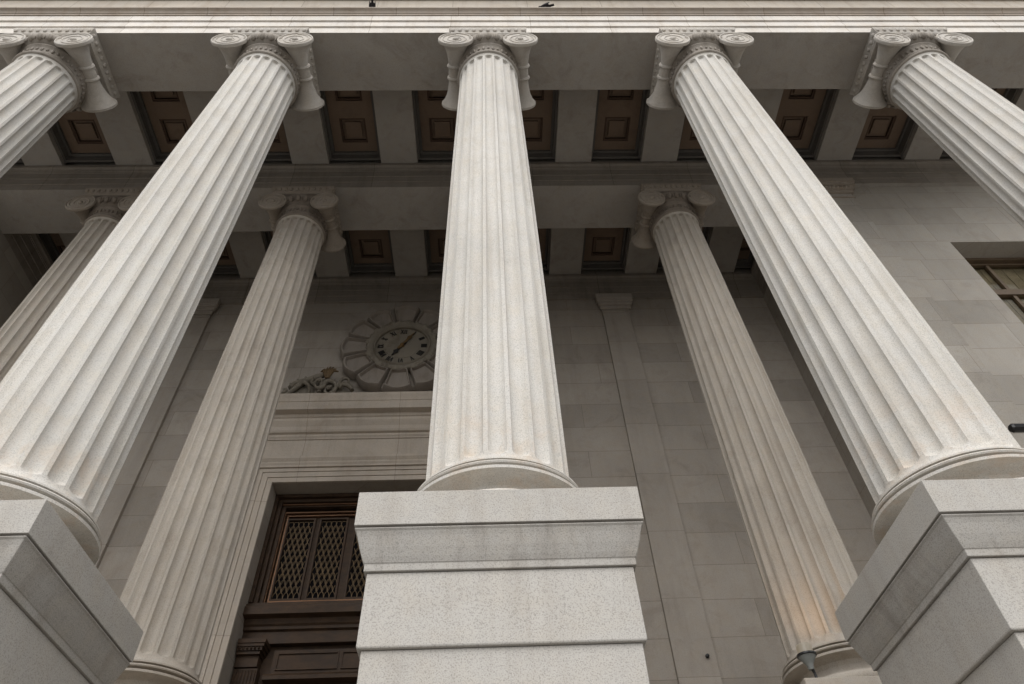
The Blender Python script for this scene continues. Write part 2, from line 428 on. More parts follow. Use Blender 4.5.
def make_column(front):
    root = empty('fluted_column', (0, 0, 0))
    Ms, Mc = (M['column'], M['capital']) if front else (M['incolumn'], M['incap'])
    z = ZP if front else ZP+0.017
    rb, rt = (0.630, 0.525) if front else (0.580, 0.485)
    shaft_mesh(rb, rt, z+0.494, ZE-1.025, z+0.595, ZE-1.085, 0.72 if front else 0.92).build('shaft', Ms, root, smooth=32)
    k = 1.0 if front else 0.92
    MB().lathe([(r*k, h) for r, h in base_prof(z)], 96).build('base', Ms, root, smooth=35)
    cap = capital(root, Mc)
    if not front: cap.scale = (0.92, 0.92, 1.0)
    if not front:
        MB().box(-0.87, 0.87, -0.87, 0.87, 2.203, ZP+0.015).build('plinth', Ms, root, bevel=0.01)
    return root

fl = ['fluted front column leftmost in the photo, cut off by the left edge',
      'fluted white front column second from the left, its foot cut by the left edge',
      'central fluted front column rising from the middle pedestal',
      'fluted front column right of centre, leaning from upper middle to the right edge',
      'rightmost fluted front column, crossing the upper right corner']
proto = make_column(True)
for i, x in enumerate(FX):
    c = proto if i == 0 else copy_tree(proto)
    c.location = (x, YF, 0)
    tag(c, fl[i], 'column', 'tall fluted columns along the front of the portico')
rl = ['dim inner column at the far left, mostly behind the big second front column',
      'inner column beside the left jamb of the doorway, below the clock side',
      'inner column hidden straight behind the central front column',
      'inner column right of the centre with the small warm lamp at its foot']
proto = make_column(False)
for i, x in enumerate(RX):
    c = proto if i == 0 else copy_tree(proto)
    c.location = (x, YR, 0)
    tag(c, rl[i], 'column', 'inner row of fluted columns in the portico')

# ------------------------------------------------------------------ pedestals
def make_pedestal():
    root = empty('stone_pedestal', (0, 0, 0))
    h = 0.975
    c = MB().loft_sq([(0.15, 2.692), (0.0, 2.692), (0.0, 2.958)], hx=h, hy=h)
    c.build('cap_block', M['pedestal'], root, bevel=0.004)
    prof = [(0.115, 2.400), (0.086, 2.400), (0.086, 2.452), (0.080, 2.456), (0.066, 2.49), (0.046, 2.55), (0.028, 2.62), (0.016, 2.655), (0.006, 2.668), (0.004, 2.676), (0.13, 2.677), (0.13, 2.6915)]
    MB().loft_sq(prof, hx=h, hy=h).build('moulding', M['pedmould'], root, bevel=0.005)
    d = MB(); zt = 2.397; ins = 0.100
    for zb in (1.905, 1.40, 0.90, 0.40, -0.10, -0.60, -1.10, -1.598):
        if zb > 1.8:
            prof = [(ins+0.035, zb), (ins+0.004, zb), (ins, zb+0.012), (ins+0.006, zt-0.03), (ins+0.006, zt)]
        else:
            prof = [(ins+0.035, zb), (ins, zb), (ins, zt)]
        d.loft_sq(prof, hx=h, hy=h)
        zt = zb-0.002; ins = min(ins+0.028, 0.13)
    d.build('die', M['pedestal'], root, bevel=0.006)
    return root
pl = ['granite pedestal left of the frame under the leftmost front column',
      'granite pedestal in the lower left corner, seen edge-on from below',
      'granite pedestal in the bottom middle, its broad front face square to the viewer',
      'granite pedestal in the lower right corner, its left side towards the lamp',
      'granite pedestal right of the frame under the rightmost front column']
proto = make_pedestal()
for i, x in enumerate(FX):
    c = proto if i == 0 else copy_tree(proto)
    c.location = (x, YF, 0)
    tag(c, pl[i], 'pedestal', 'stepped granite pedestals under the front columns')

# ------------------------------------------------------------------ front entablature
fe = empty('front_entablature', (0, YF, ZE), 'pale front entablature across the top, three bright bands above a grey underside', 'entablature')
def P(mb, name, mat, root, **kw):
    """build in world coordinates and hang under root, which is an unrotated empty"""
    o = mb.build(name, mat, root, **kw); o.location = -Vector(root.location); return o
yf = YF-A; yb = YF+A
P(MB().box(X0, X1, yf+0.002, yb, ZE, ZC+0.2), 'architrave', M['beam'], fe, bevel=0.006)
def fascia_prof(y, z0, steps, crown, ytop):
    pts = [(y+0.06, z0)]
    yy = y
    for i, z1 in enumerate(steps):
        pts += [(yy, z0 if i == 0 else steps[i-1])]
        pts += [(yy, z1)]
        yy -= 0.028
    z = steps[-1]
    for (dy, dz) in crown: pts.append((y-dy, z+dz))
    pts.append((ytop, z+crown[-1][1])); pts.append((ytop, z0))
    # remove the doubled helper point
    return pts
prof = [(yf-0.002, ZE-0.003), (yf-0.002, ZE+0.275), (yf-0.034, ZE+0.278), (yf-0.034, ZE+0.52), (yf-0.066, ZE+0.523), (yf-0.066, ZE+0.775),
        (yf+0.0, ZE+0.776), (yf+0.0, ZE-0.003)]
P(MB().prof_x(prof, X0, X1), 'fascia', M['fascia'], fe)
prof = [(yf+0.0, ZE+0.778), (yf-0.088, ZE+0.778), (yf-0.090, ZE+0.835), (yf-0.105, ZE+0.84), (yf-0.112, ZE+0.865), (yf-0.132, ZE+0.895), (yf-0.168, ZE+0.912), (yf-0.180, ZE+0.916),
        (yf-0.180, ZE+0.955), (yf+0.0, ZE+0.96)]
P(MB().prof_x(prof, X0, X1), 'crown_moulding', M['crown'], fe)
prof = [(yf-0.02, ZE+0.962), (yf-0.02, ZE+1.93), (yf+0.3, ZE+1.93), (yf+0.3, ZC+0.203), (yf+0.001, ZC+0.203), (yf+0.001, ZE+0.962)]
P(MB().prof_x(prof, X0, X1), 'frieze', M['frieze'], fe)
prof = [(yf-0.02, ZE+1.932), (yf-0.06, ZE+1.935), (yf-0.09, ZE+2.06), (yf-0.15, ZE+2.10), (yf-0.15, ZE+2.20), (yf-0.50, ZE+2.22), (yf-0.50, ZE+2.45),
        (yf-0.62, ZE+2.62), (yf-0.62, ZE+2.75), (yf+0.3, ZE+2.75), (yf+0.3, ZE+1.932)]
P(MB().prof_x(prof, X0, X1), 'cornice', M['crown'], fe)
P(MB().box(X0, X1, yf+0.31, 16.0, ZE+2.2, ZE+2.7), 'sky_block_roof', M['beam'], fe)  # unseen slab, added to keep sky light out from above

# ------------------------------------------------------------------ rear entablature over the inner columns
re_ = empty('rear_entablature', (0, YR, ZE), 'dim stone beam carried by the inner columns, with stepped bands and a plain underside', 'entablature')
ry = YR-A
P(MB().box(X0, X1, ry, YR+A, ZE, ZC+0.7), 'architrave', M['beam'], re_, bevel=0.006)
def inner_fascia(y, s=1.0, d=-1):
    """stepped bands and crown moulding growing towards d"""
    q = [(0.0, -0.003), (0.002, -0.003), (0.002, 0.215), (0.018, 0.218), (0.018, 0.43), (0.034, 0.433), (0.034, 0.655), (0.046, 0.658), (0.046, 0.69),
         (0.058, 0.70), (0.062, 0.73), (0.078, 0.765), (0.105, 0.79), (0.112, 0.795), (0.112, 0.893), (0.0, 0.893)]
    return [(y+d*a, ZE+b_) for a, b_ in q]
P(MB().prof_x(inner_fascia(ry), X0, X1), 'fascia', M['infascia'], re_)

# ------------------------------------------------------------------ coffered ceilings
BX = [-16.05, -14.05, -12.05, -10.0, -7.985, -5.99, -4.03, -2.01, -0.01, 1.985, 3.98, 6.04, 8.105, 10.195, 12.2]
def ceiling(name, y0, y1, bx, label, zc):
    root = empty(name, (0, (y0+y1)/2, ZC), label, 'ceiling')
    top = MB().box(bx[0]-0.42, bx[-1]+0.42, y0-0.2, y1+0.2, zc+0.10, zc+0.3)
    P(top, 'slab', M['coffer'], root)
    for x in bx:
        P(MB().box(x-0.415, x+0.415, y0-0.05, y1+0.05, ZC, zc+0.35), 'cross_beam', M['beam'], root, bevel=0.006)
    for a, b_ in zip(bx[:-1], bx[1:]):
        xa, xb = a+0.413, b_-0.413; cx = (xa+xb)/2; cy = (y0+y1)/2
        q = MB()                                             # ceiling of the bay with two square wells
        S_ = min(0.29, (xb-xa)/2-0.1)
        ys = [cy-0.56, cy+0.42]
        y_e = [y0-0.04, ys[0]-S_, ys[0]+S_, ys[1]-S_, ys[1]+S_, y1+0.04]
        q.box(xa, cx-S_, y_e[0], y_e[5], zc, zc+0.098); q.box(cx+S_, xb, y_e[0], y_e[5], zc, zc+0.098)
        for j in (0, 2, 4): q.box(cx-S_, cx+S_, y_e[j], y_e[j+1], zc, zc+0.098)
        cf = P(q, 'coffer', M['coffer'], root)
        # stepped moulding round the bay
        e = MB(); i1, i2 = 0.05, 0.10
        for (ins, zlo, zhi) in ((i1, ZC+0.13, zc-0.08), (i2, zc-0.078, zc-0.002)):
            e.box(xa, xa+ins, y0, y1, zlo, zhi); e.box(xb-ins, xb, y0, y1, zlo, zhi)
            e.box(xa+ins, xb-ins, y0, y0+ins, zlo, zhi); e.box(xa+ins, xb-ins, y1-ins, y1, zlo, zhi)
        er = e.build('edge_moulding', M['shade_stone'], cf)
        for yy in ys:
            w = MB(); r = 0.045
            w.box(cx-S_+0.001, cx-S_+r, yy-S_+0.001, yy+S_-0.001, zc+0.03, zc+0.097); w.box(cx+S_-r, cx+S_-0.001, yy-S_+0.001, yy+S_-0.001, zc+0.03, zc+0.097)
            w.box(cx-S_+r, cx+S_-r, yy-S_+0.001, yy-S_+r, zc+0.03, zc+0.097); w.box(cx-S_+r, cx+S_-r, yy+S_-r, yy+S_-0.001, zc+0.03, zc+0.097)
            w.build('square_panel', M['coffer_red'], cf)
            w = MB(); k_ = S_*0.62; w.box(cx-k_, cx+k_, yy-k_, yy+k_, zc+0.035, zc+0.096)
            w.build('square_boss', M['coffer'], cf, bevel=0.01)
    return root
ceiling('coffered_ceiling', YF+A, ry-0.112, BX, 'brown coffered ceiling between the front beam and the inner row of columns', 15.11)
ceiling('coffered_ceiling', YR+A, YW-0.19, [-11.42]+BX[3:12]+[7.42], 'darkest coffered ceiling at the back, between the inner columns and the clock wall', 15.11)

# ------------------------------------------------------------------ back wall
bw = empty('back_wall', (CX, YW, 2.2), 'dim ashlar back wall of the portico around the doorway and the clock', 'wall')
DL, DR, DT = -4.20, 0.20, 8.29
w = MB()
w.box(-11.3, DL, YW, YW+1.0, 2.2, 15.3); w.box(DR, 7.3, YW, YW+1.0, 2.2, 15.3); w.box(DL, DR, YW, YW+1.0, DT, 15.3)
P(w, 'masonry', M['wall'], bw)
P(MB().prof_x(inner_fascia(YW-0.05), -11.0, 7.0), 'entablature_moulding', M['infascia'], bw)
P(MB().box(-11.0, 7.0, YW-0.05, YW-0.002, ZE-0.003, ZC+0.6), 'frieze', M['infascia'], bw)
def pilaster(x0, x1):
    p = MB().box(x0, x1, YW-0.085, YW-0.001, 2.2, ZE-0.005)
    P(p, 'pilaster', M['pilaster'], bw, bevel=0.005)
    k = MB()
    cx, hx = (x0+x1)/2, (x1-x0)/2
    for (ex, zl, zh) in ((0.025, -0.60, -0.565), (0.05, -0.50, -0.38), (0.085, -0.378, -0.28), (0.12, -0.278, -0.20), (0.13, -0.20, -0.005)):
        k.box(cx-hx-ex, cx+hx+ex, YW-0.085-ex, YW-0.086, ZE+zl, ZE+zh)
    P(k, 'pilaster_capital', M['pilaster'], bw, bevel=0.012)
pilaster(2.79, 3.45); pilaster(-7.45, -6.79)
# faint vertical flat margin strips beside the pilasters are part of the ashlar

# ------------------------------------------------------------------ wing walls with antae
def wing(name, side, label):
    """side=+1: right wing (x from 7.0), side=-1: left wing (x to -11.0)"""
    mx = (lambda x: x) if side > 0 else (lambda x: 2*CX-x)
    root = empty(name, (mx(7.0), 7.8, 2.2), label, 'wall')
    def bx(mb, a, b_, *r): mb.box(min(mx(a), mx(b_)), max(mx(a), mx(b_)), *r)
    w = MB(); yb_ = YW-0.001
    wx0, wx1, wz0, wz1 = 9.33, 11.21, 7.0, 11.557
    bx(w, 7.0, wx0, 7.80, yb_, 2.2, ZE-0.004); bx(w, wx1, X1, 7.80, yb_, 2.2, ZE-0.004)
    bx(w, wx0, wx1, 7.80, yb_, 2.2, wz0); bx(w, wx0, wx1, 7.80, yb_, wz1, ZE-0.004)
    P(w, 'masonry', M['wing'], root)
    a = MB(); bx(a, 6.998, 8.0, ry+0.005, 7.799, 2.2, ZE-0.005)
    P(a, 'anta', M['wing'], root, bevel=0.005)
    k = MB()
    for (e, zl, zh) in ((0.02, -0.62, -0.58), (0.05, -0.45, -0.36), (0.09, -0.358, -0.25), (0.13, -0.248, -0.16), (0.15, -0.158, -0.005)):
        bx(k, 6.998-e, 8.0+e, ry+0.005-e, ry+0.3, ZE+zl, ZE+zh)
    for i in range(12):
        x = mx(7.0+i*0.09)
        k.ball((x, ry-0.085, ZE-0.30), 0.032, 0.03, 0.045, 8, 6)
    P(k, 'anta_capital', M['incap'], root)
    # entablature returning along the side wall of the recess
    s = -1 if side > 0 else 1
    pts = [(mx(7.0)+s*(abs(y)), z) for y, z in [(yy, zz) for yy, zz in inner_fascia(0.0, d=1)]]
    P(MB().prof_y(pts, YR+A+0.001, YW-0.05), 'return_moulding', M['infascia'], root)
    # entablature above the return wall
    bxm = MB(); bx(bxm, 7.0, 7.6, YR+A+0.001, yb_, ZE-0.004, 15.3)
    P(bxm, 'return_wall_top', M['infascia'], root)
    # window
    fr = MB(); yf_ = 8.30
    bx(fr, wx0, wx1, yf_, yf_+0.10, wz1-0.12, wz1-0.001); bx(fr, wx0, wx1, yf_-0.10, yf_-0.001, wz1-0.07, wz1-0.001)
    bx(fr, wx0, wx0+0.10, yf_, yf_+0.10, wz0, wz1-0.12); bx(fr, wx1-0.10, wx1, yf_, yf_+0.10, wz0, wz1-0.12)
    bx(fr, 10.235, 10.305, yf_+0.01, yf_+0.09, wz0, wz1-0.12)
    bx(fr, wx0+0.10, wx1-0.10, yf_-0.02, yf_+0.11, 10.44, 10.60)
    f_ = P(fr, 'window_frame', M['win_frame'], root)
    gl = MB(); bx(gl, wx0+0.1, wx1-0.1, yf_+0.05, yf_+0.056, wz0, wz1-0.12)
    gl.build('pane', M['glass'], f_)
    bl = MB(); x = wx0+0.1; t = 0
    while x < wx1-0.16:
        bx(bl, x, x+0.125, yf_+0.10+0.012*(t % 2), yf_+0.105+0.012*(t % 2), wz0, wz1-0.10); x += 0.118; t += 1
    P(bl, 'blind', M['blind'], root)
    bk = MB(); bx(bk, wx0-0.001, wx1+0.001, yf_+0.5, yf_+0.52, wz0, wz1); P(bk, 'dark_interior', M['dark'], root)
    return root
wing('wing_wall', 1, 'grey ashlar side wall at the right with a window cut off by the right edge')
wing('wing_wall', -1, 'very dark side wall and corner capital at the far left edge')

# ------------------------------------------------------------------ door surround
ds = empty('door_surround', (CX, YW, 2.2), 'stone doorway surround with banded frame and projecting hood below the clock', 'doorway')
hw = 2.2
# banded architrave: three flat bands stepping out, mitred round the opening
def frame_band(a, b_, y, mat=M['door_stone']):
    """band between distances a and b_ from the opening edge, face at y"""
    m_ = MB()
    def ring(d): return [(DL-d, 2.2), (DL-d, DT+d), (DR+d, DT+d), (DR+d, 2.2)]
    i, o = ring(a), ring(b_)
    for k_ in range(3):
        q = [i[k_], i[k_+1], o[k_+1], o[k_]]
        m_.prof_y(q, y, YW-0.001)
    return m_
m_ = MB()
for a, b_, y in ((0.0, 0.105, YW-0.045), (0.106, 0.215, YW-0.065), (0.216, 0.30, YW-0.085), (0.301, 0.345, YW-0.12)):
    t = frame_band(a, b_, y); m_.add(t.v, t.f)
P(m_, 'architrave', M['door_stone'], ds, bevel=0.003)
# frieze and hood, extended past the frame
z0 = DT+0.346
xl, xr = DL-0.46, DR+0.46
P(MB().box(xl+0.12, xr-0.12, YW-0.07, YW-0.001, z0, 9.42), 'frieze', M['door_stone'], ds)
hood = [(YW-0.001, 8.64), (YW-0.10, 8.64), (YW-0.12, 8.69), (YW-0.12, 8.72), (YW-0.16, 8.78), (YW-0.16, 8.83), (YW-0.071, 8.85), (YW-0.001, 8.85)]
P(MB().prof_x(hood, xl+0.06, xr-0.06), 'lower_moulding', M['door_stone'], ds)
hood = [(YW-0.001, 9.30), (YW-0.09, 9.30), (YW-0.10, 9.33), (YW-0.12, 9.36), (YW-0.12, 9.41), (YW-0.17, 9.43), (YW-0.19, 9.47), (YW-0.20, 9.55), (YW-0.24, 9.62),
        (YW-0.26, 9.66), (YW-0.26, 9.72), (YW-0.29, 9.74), (YW-0.30, 9.80), (YW-0.43, 9.82), (YW-0.43, 10.02), (YW-0.445, 10.03), (YW-0.46, 10.10), (YW-0.48, 10.16), (YW-0.48, 10.22), (YW-0.001, 10.30)]
P(MB().prof_x(hood, xl-0.08, xr+0.08), 'hood', M['door_stone'], ds)

# ------------------------------------------------------------------ bronze door
bd = empty('bronze_door', (CX, 11.45, 2.2), 'dark bronze door with lattice grilles in the recessed doorway left of the middle pedestal', 'door')
YD = 11.45
fr = MB()
fr.box(DL+0.002, DR-0.002, YD+0.12, YD+0.30, 2.2, DT-0.002)          # backing
P(fr, 'backing', M['bronze'], bd)
f2 = MB()
for (i, y) in ((0.0, YD-0.16), (0.07, YD-0.09), (0.14, YD-0.02)):
    w_ = 0.068
    f2.box(DL+0.003+i, DL+i+w_, y, YD+0.119, 6.06, DT-0.01-i); f2.box(DR-i-w_, DR-0.003-i, y, YD+0.119, 6.06, DT-0.01-i)
    f2.box(DL+i+w_, DR-i-w_, y, YD+0.119, DT-0.01-i-w_, DT-0.01-i)
P(f2, 'outer_frame', M['bronze'], bd, bevel=0.006)
# gilded inner fillet
fi = MB(); gx0, gx1, gz0, gz1 = -4.0, 0.0, 6.105, 7.985
for r, y in ((0.0, YD+0.02), (0.055, YD+0.05)):
    fi.box(gx0+r, gx0+r+0.022, y, YD+0.118, gz0+r, gz1-r); fi.box(gx1-r-0.022, gx1-r, y, YD+0.118, gz0+r, gz1-r)
    fi.box(gx0+r+0.022, gx1-r-0.022, y, YD+0.118, gz1-r-0.022, gz1-r); fi.box(gx0+r+0.022, gx1-r-0.022, y, YD+0.118, gz0+r, gz0+r+0.022)
fi.box(-4.135, -4.115, YD-0.055, YD-0.021, 6.10, 8.12); fi.box(0.115, 0.135, YD-0.055, YD-0.021, 6.10, 8.12); fi.box(-4.115, 0.115, YD-0.055, YD-0.021, 8.10, 8.12)
P(fi, 'bright_fillet', M['bronze_b'], bd)
pz0, pz1 = 6.225, 7.83
for (pa, pb) in ((-3.895, -3.425), (-3.28, -2.80), (-2.60, -2.12), (-1.88, -1.40), (-1.20, -0.72), (-0.575, -0.105)):
    g = MB()
    for r, y in ((0.0, YD+0.055),):
        t = 0.035
        g.box(pa-t, pa, y, YD+0.117, pz0-t, pz1+t); g.box(pb, pb+t, y, YD+0.117, pz0-t, pz1+t)
        g.box(pa, pb, y, YD+0.117, pz1, pz1+t); g.box(pa, pb, y, YD+0.117, pz0-t, pz0)
    gp = P(g, 'grille_panel', M['bronze'], bd)
    g = MB(); g.box(pa, pb, YD+0.108, YD+0.1165, pz0, pz1)
    o = g.build('dark_backing', M['dark'], gp)
    g = MB(); n = 5; cw = (pb-pa)/n; nr = 13; ch = (pz1-pz0)/nr
    for r in range(nr):
        off = 0.5*(r % 2)
        for k_ in range(-1, n+1):
            cx = pa+(k_+off+0.5)*cw
            zb = pz0+r*ch
            pts = []
            for j in range(9):
                th = PI*j/8
                x = cx - cw*0.5*math.cos(th); z = zb + ch*1.05*math.sin(th)
                if pa+0.003 <= x <= pb-0.003 and z < pz1-0.004: pts.append((x, YD+0.088, z))
            if len(pts) > 2: g.tube(pts, 0.0062, 5)
            c1 = [(cx - cw*0.5, YD+0.092, zb), (cx, YD+0.092, zb-ch)]
            for sx in (-1, 1):
                p0_, p1_ = (cx+sx*cw*0.5, zb), (cx, zb-ch)
                if pa+0.003 <= p0_[0] <= pb-0.003 and pa+0.003 <= p1_[0] <= pb-0.003 and p1_[1] > pz0+0.002:
                    g.tube([(p0_[0], YD+0.093, p0_[1]), (p1_[0], YD+0.093, p1_[1])], 0.0038, 5)
    g.build('lattice', M['bronze_g'], gp, smooth=60)
# transom cornice and the frieze below
cor = [(YD+0.119, 6.055), (YD-0.14, 6.055), (YD-0.14, 6.02), (YD-0.21, 6.005), (YD-0.21, 5.965), (YD-0.25, 5.94), (YD-0.25, 5.80), (YD-0.12, 5.78), (YD-0.09, 5.70), (YD-0.06, 5.67), (YD-0.06, 5.62),
       (YD-0.01, 5.60), (YD-0.01, 5.40), (YD+0.119, 5.40)]
P(MB().prof_x(cor, DL+0.004, DR-0.004), 'transom', M['bronze'], bd)
for s_, xa, xb in ((1, -4.17, -3.72), (-1, -0.28, 0.17)):
    k = MB()
    for (e, zl, zh) in ((0.0, 5.33, 5.398), (-0.02, 5.28, 5.328), (-0.045, 5.22, 5.278), (-0.075, 5.17, 5.218)):
        k.box(xa, xb+e if s_ > 0 else xb, YD-0.20-e*0.8-0.02, YD+0.118, zl, zh)
    for j in range(6): k.ball((xa+0.045+j*0.062, YD-0.19, 5.25), 0.020, 0.03, 0.024, 8, 6)
    k.box(xa, xb-0.095, YD-0.10, YD+0.118, 4.99, 5.168)
    P(k, 'door_pilaster_capital', M['bronze'], bd)
    k = MB(); k.box(xa, xb-0.075, YD-0.08, YD+0.118, 2.2, 4.97)
    for j in range(7): k.tube([(xa+0.03+j*0.052, YD-0.085, 2.3), (xa+0.03+j*0.052, YD-0.085, 4.94)], 0.018, 8)
    P(k, 'door_pilaster', M['bronze'], bd)
pn = MB(); pn.box(-3.62, -0.38, YD+0.03, YD+0.118, 4.92, 5.30)
P(pn, 'lower_panel', M['bronze'], bd)
pn = MB()
for (xa, xb) in ((-3.55, -2.55), (-2.5, -1.5), (-1.45, -0.45)):
    for r in (0.0,):
        pn.box(xa, xa+0.02, YD+0.005, YD+0.029, 4.97, 5.25); pn.box(xb-0.02, xb, YD+0.005, YD+0.029, 4.97, 5.25)
        pn.box(xa+0.02, xb-0.02, YD+0.005, YD+0.029, 5.23, 5.25); pn.box(xa+0.02, xb-0.02, YD+0.005, YD+0.029, 4.97, 4.99)
P(pn, 'panel_border', M['bronze'], bd)
P(MB().prof_x([(YD+0.119, 4.90), (YD-0.03, 4.90), (YD-0.06, 4.86), (YD-0.06, 4.80), (YD+0.119, 4.78)], -3.70, -0.30), 'lower_ledge', M['bronze'], bd)

# ------------------------------------------------------------------ clock
ck = empty('wall_clock', (-2.01, YW, 11.94), 'round stone clock with petal-like blocks, roman numerals and gilt hands above the doorway', 'clock')
cxx, czz = 0.0, 0.0; yb0 = -0.001
def sector(r0_, r1_, a0, a1, bulge=0.0, n=8):
    pts = []
    for i in range(n+1):
        a = a0+(a1-a0)*i/n; pts.append((r0_*math.cos(a), r0_*math.sin(a)))
    for i in range(n+1):
        t = i/n; a = a1+(a0-a1)*t; r = r1_+bulge*math.sin(PI*t)
        pts.append((r*math.cos(a), r*math.sin(a)))
    return pts
bk = MB(); bk.lathe([(1.31, -0.001), (1.33, -0.08), (1.30, -0.13), (0.7, -0.07)], 96, 0, 0, axis='y')
bk.build('backplate', M['clock_stone'], ck, smooth=40)
for i in range(12):
    ac = PI/2 - i*PI/6; g = math.radians(13.4)
    top = (i == 0)
    pt = MB()
    R1 = 1.395 if not top else 1.43
    o_, q_ = sector(0.80, R1-0.045, ac-g, ac+g, 0.085), sector(0.85, R1-0.125, ac-g*0.78, ac+g*0.78, 0.055)
    y0, y1, y2 = -0.05, -0.215, -0.275
    # outer slab, raised border, sunk field
    n = len(o_)
    vs = [(x, y0, z) for x, z in o_] + [(x*0.992, y1, z*0.992) for x, z in o_]
    s1 = sector(0.82, R1-0.08, ac-g*0.90, ac+g*0.90, 0.075); s2 = sector(0.835, R1-0.105, ac-g*0.84, ac+g*0.84, 0.065)
    vs += [(x, y2, z) for x, z in s1] + [(x, y2, z) for x, z in s2] + [(x, y1+0.025, z) for x, z in q_]
    fs = []
    for L in range(4):
        for k_ in range(n):
            k2 = (k_+1) % n; fs.append((L*n+k_, L*n+k2, (L+1)*n+k2, (L+1)*n+k_))
    fs.append(tuple(range(n))[::-1]); fs.append(tuple(4*n+k_ for k_ in range(n)))
    pt.add(vs, fs)
    pt.build('petal_block', M['clock_stone'], ck, smooth=30)
rg = MB()
rg.lathe([(0.80, -0.10), (0.815, -0.22), (0.80, -0.27), (0.76, -0.29), (0.70, -0.275), (0.665, -0.245), (0.655, -0.262), (0.63, -0.285), (0.605, -0.262), (0.60, -0.20), (0.60, -0.17)], 96, 0, 0, axis='y')
for i in range(24):
    a = 2*PI*(i+0.5)/24; rg.ball((0.775*math.cos(a), -0.268, 0.775*math.sin(a)), 0.085 if i % 2 else 0.06, 0.035, 0.085 if i % 2 else 0.06, 10, 6)
rg.build('ring', M['dial'], ck, smooth=40)
dl = MB(); dl.lathe([(0.598, -0.17), (0.598, -0.205), (0.40, -0.205), (0.395, -0.212), (0.01, -0.212)], 72, 0, 0, axis='y')
dial = dl.build('dial', M['dial'], ck, smooth=30)
nums = ['XII','I','II','III','IIII','V','VI','VII','VIII','IX','X','XI']
for i, t in enumerate(nums):
    a = PI/2 - i*PI/6; nb = MB()
    H = 0.135; sw = 0.022; y0, y1 = -0.222, -0.206
    wd = {'I':0.040, 'V':0.082, 'X':0.085}; tot = sum(wd[c] for c in t); x = -tot/2
    def bar(xa, za, xb, zb, w):
        d = Vector((xb-xa, zb-za)).normalized(); nrm = Vector((-d.y, d.x))*w/2
        q = [(xa+nrm.x, za+nrm.y), (xb+nrm.x, zb+nrm.y), (xb-nrm.x, zb-nrm.y), (xa-nrm.x, za-nrm.y)]
        R_ = 0.495; out = []
        for (px, pz) in q:                                   # local up = away from the centre
            u = Vector((math.cos(a), math.sin(a))); s = Vector((math.sin(a), -math.cos(a)))
            v = u*(R_+pz) + s*px; out.append((v.x, v.y))
        nb.plate(out, y0, y1)
    for c in t:
        c_ = x+wd[c]/2
        if c == 'I': bar(c_, -H/2, c_, H/2, sw)
        if c == 'V': bar(c_-0.03, H/2, c_-0.002, -H/2, sw); y0 -= 0.001; bar(c_+0.03, H/2, c_+0.002, -H/2, sw*0.5); y0 += 0.001
        if c == 'X': bar(c_-0.03, H/2, c_+0.03, -H/2, sw); y0 -= 0.001; bar(c_+0.03, H/2, c_-0.03, -H/2, sw*0.5); y0 += 0.001
        x += wd[c]
    nb.build('numeral', M['numeral'], dial)
def hand(name, ang, L, w, y, mat, tail):
    d = Vector((math.cos(ang), math.sin(ang))); s = Vector((-d.y, d.x)); h_ = MB()
    prof_ = [(-tail, w*0.5), (-tail*0.6, w*0.9), (0, w*0.5), (L*0.45, w*0.55), (L*0.62, w*1.3), (L*0.75, w*0.5), (L, 0.006)]
    pts = [d*t+s*v for t, v in prof_] + [d*t-s*v for t, v in reversed(prof_)]
    h_.plate([(p.x, p.y) for p in pts], y, y+0.012)
    h_.build(name, mat, ck)
hand('hour_hand', PI/2-math.radians(212), 0.40, 0.050, -0.250, M['numeral'], 0.14)
hand('minute_hand', PI/2-math.radians(32), 0.47, 0.042, -0.268, M['gilt'], 0.16)
hb = MB(); hb.lathe([(0.045, -0.20), (0.045, -0.275), (0.03, -0.29), (0.005, -0.292)], 20, 0, 0, axis='y'); hb.build('hub', M['gilt'], ck, smooth=40)
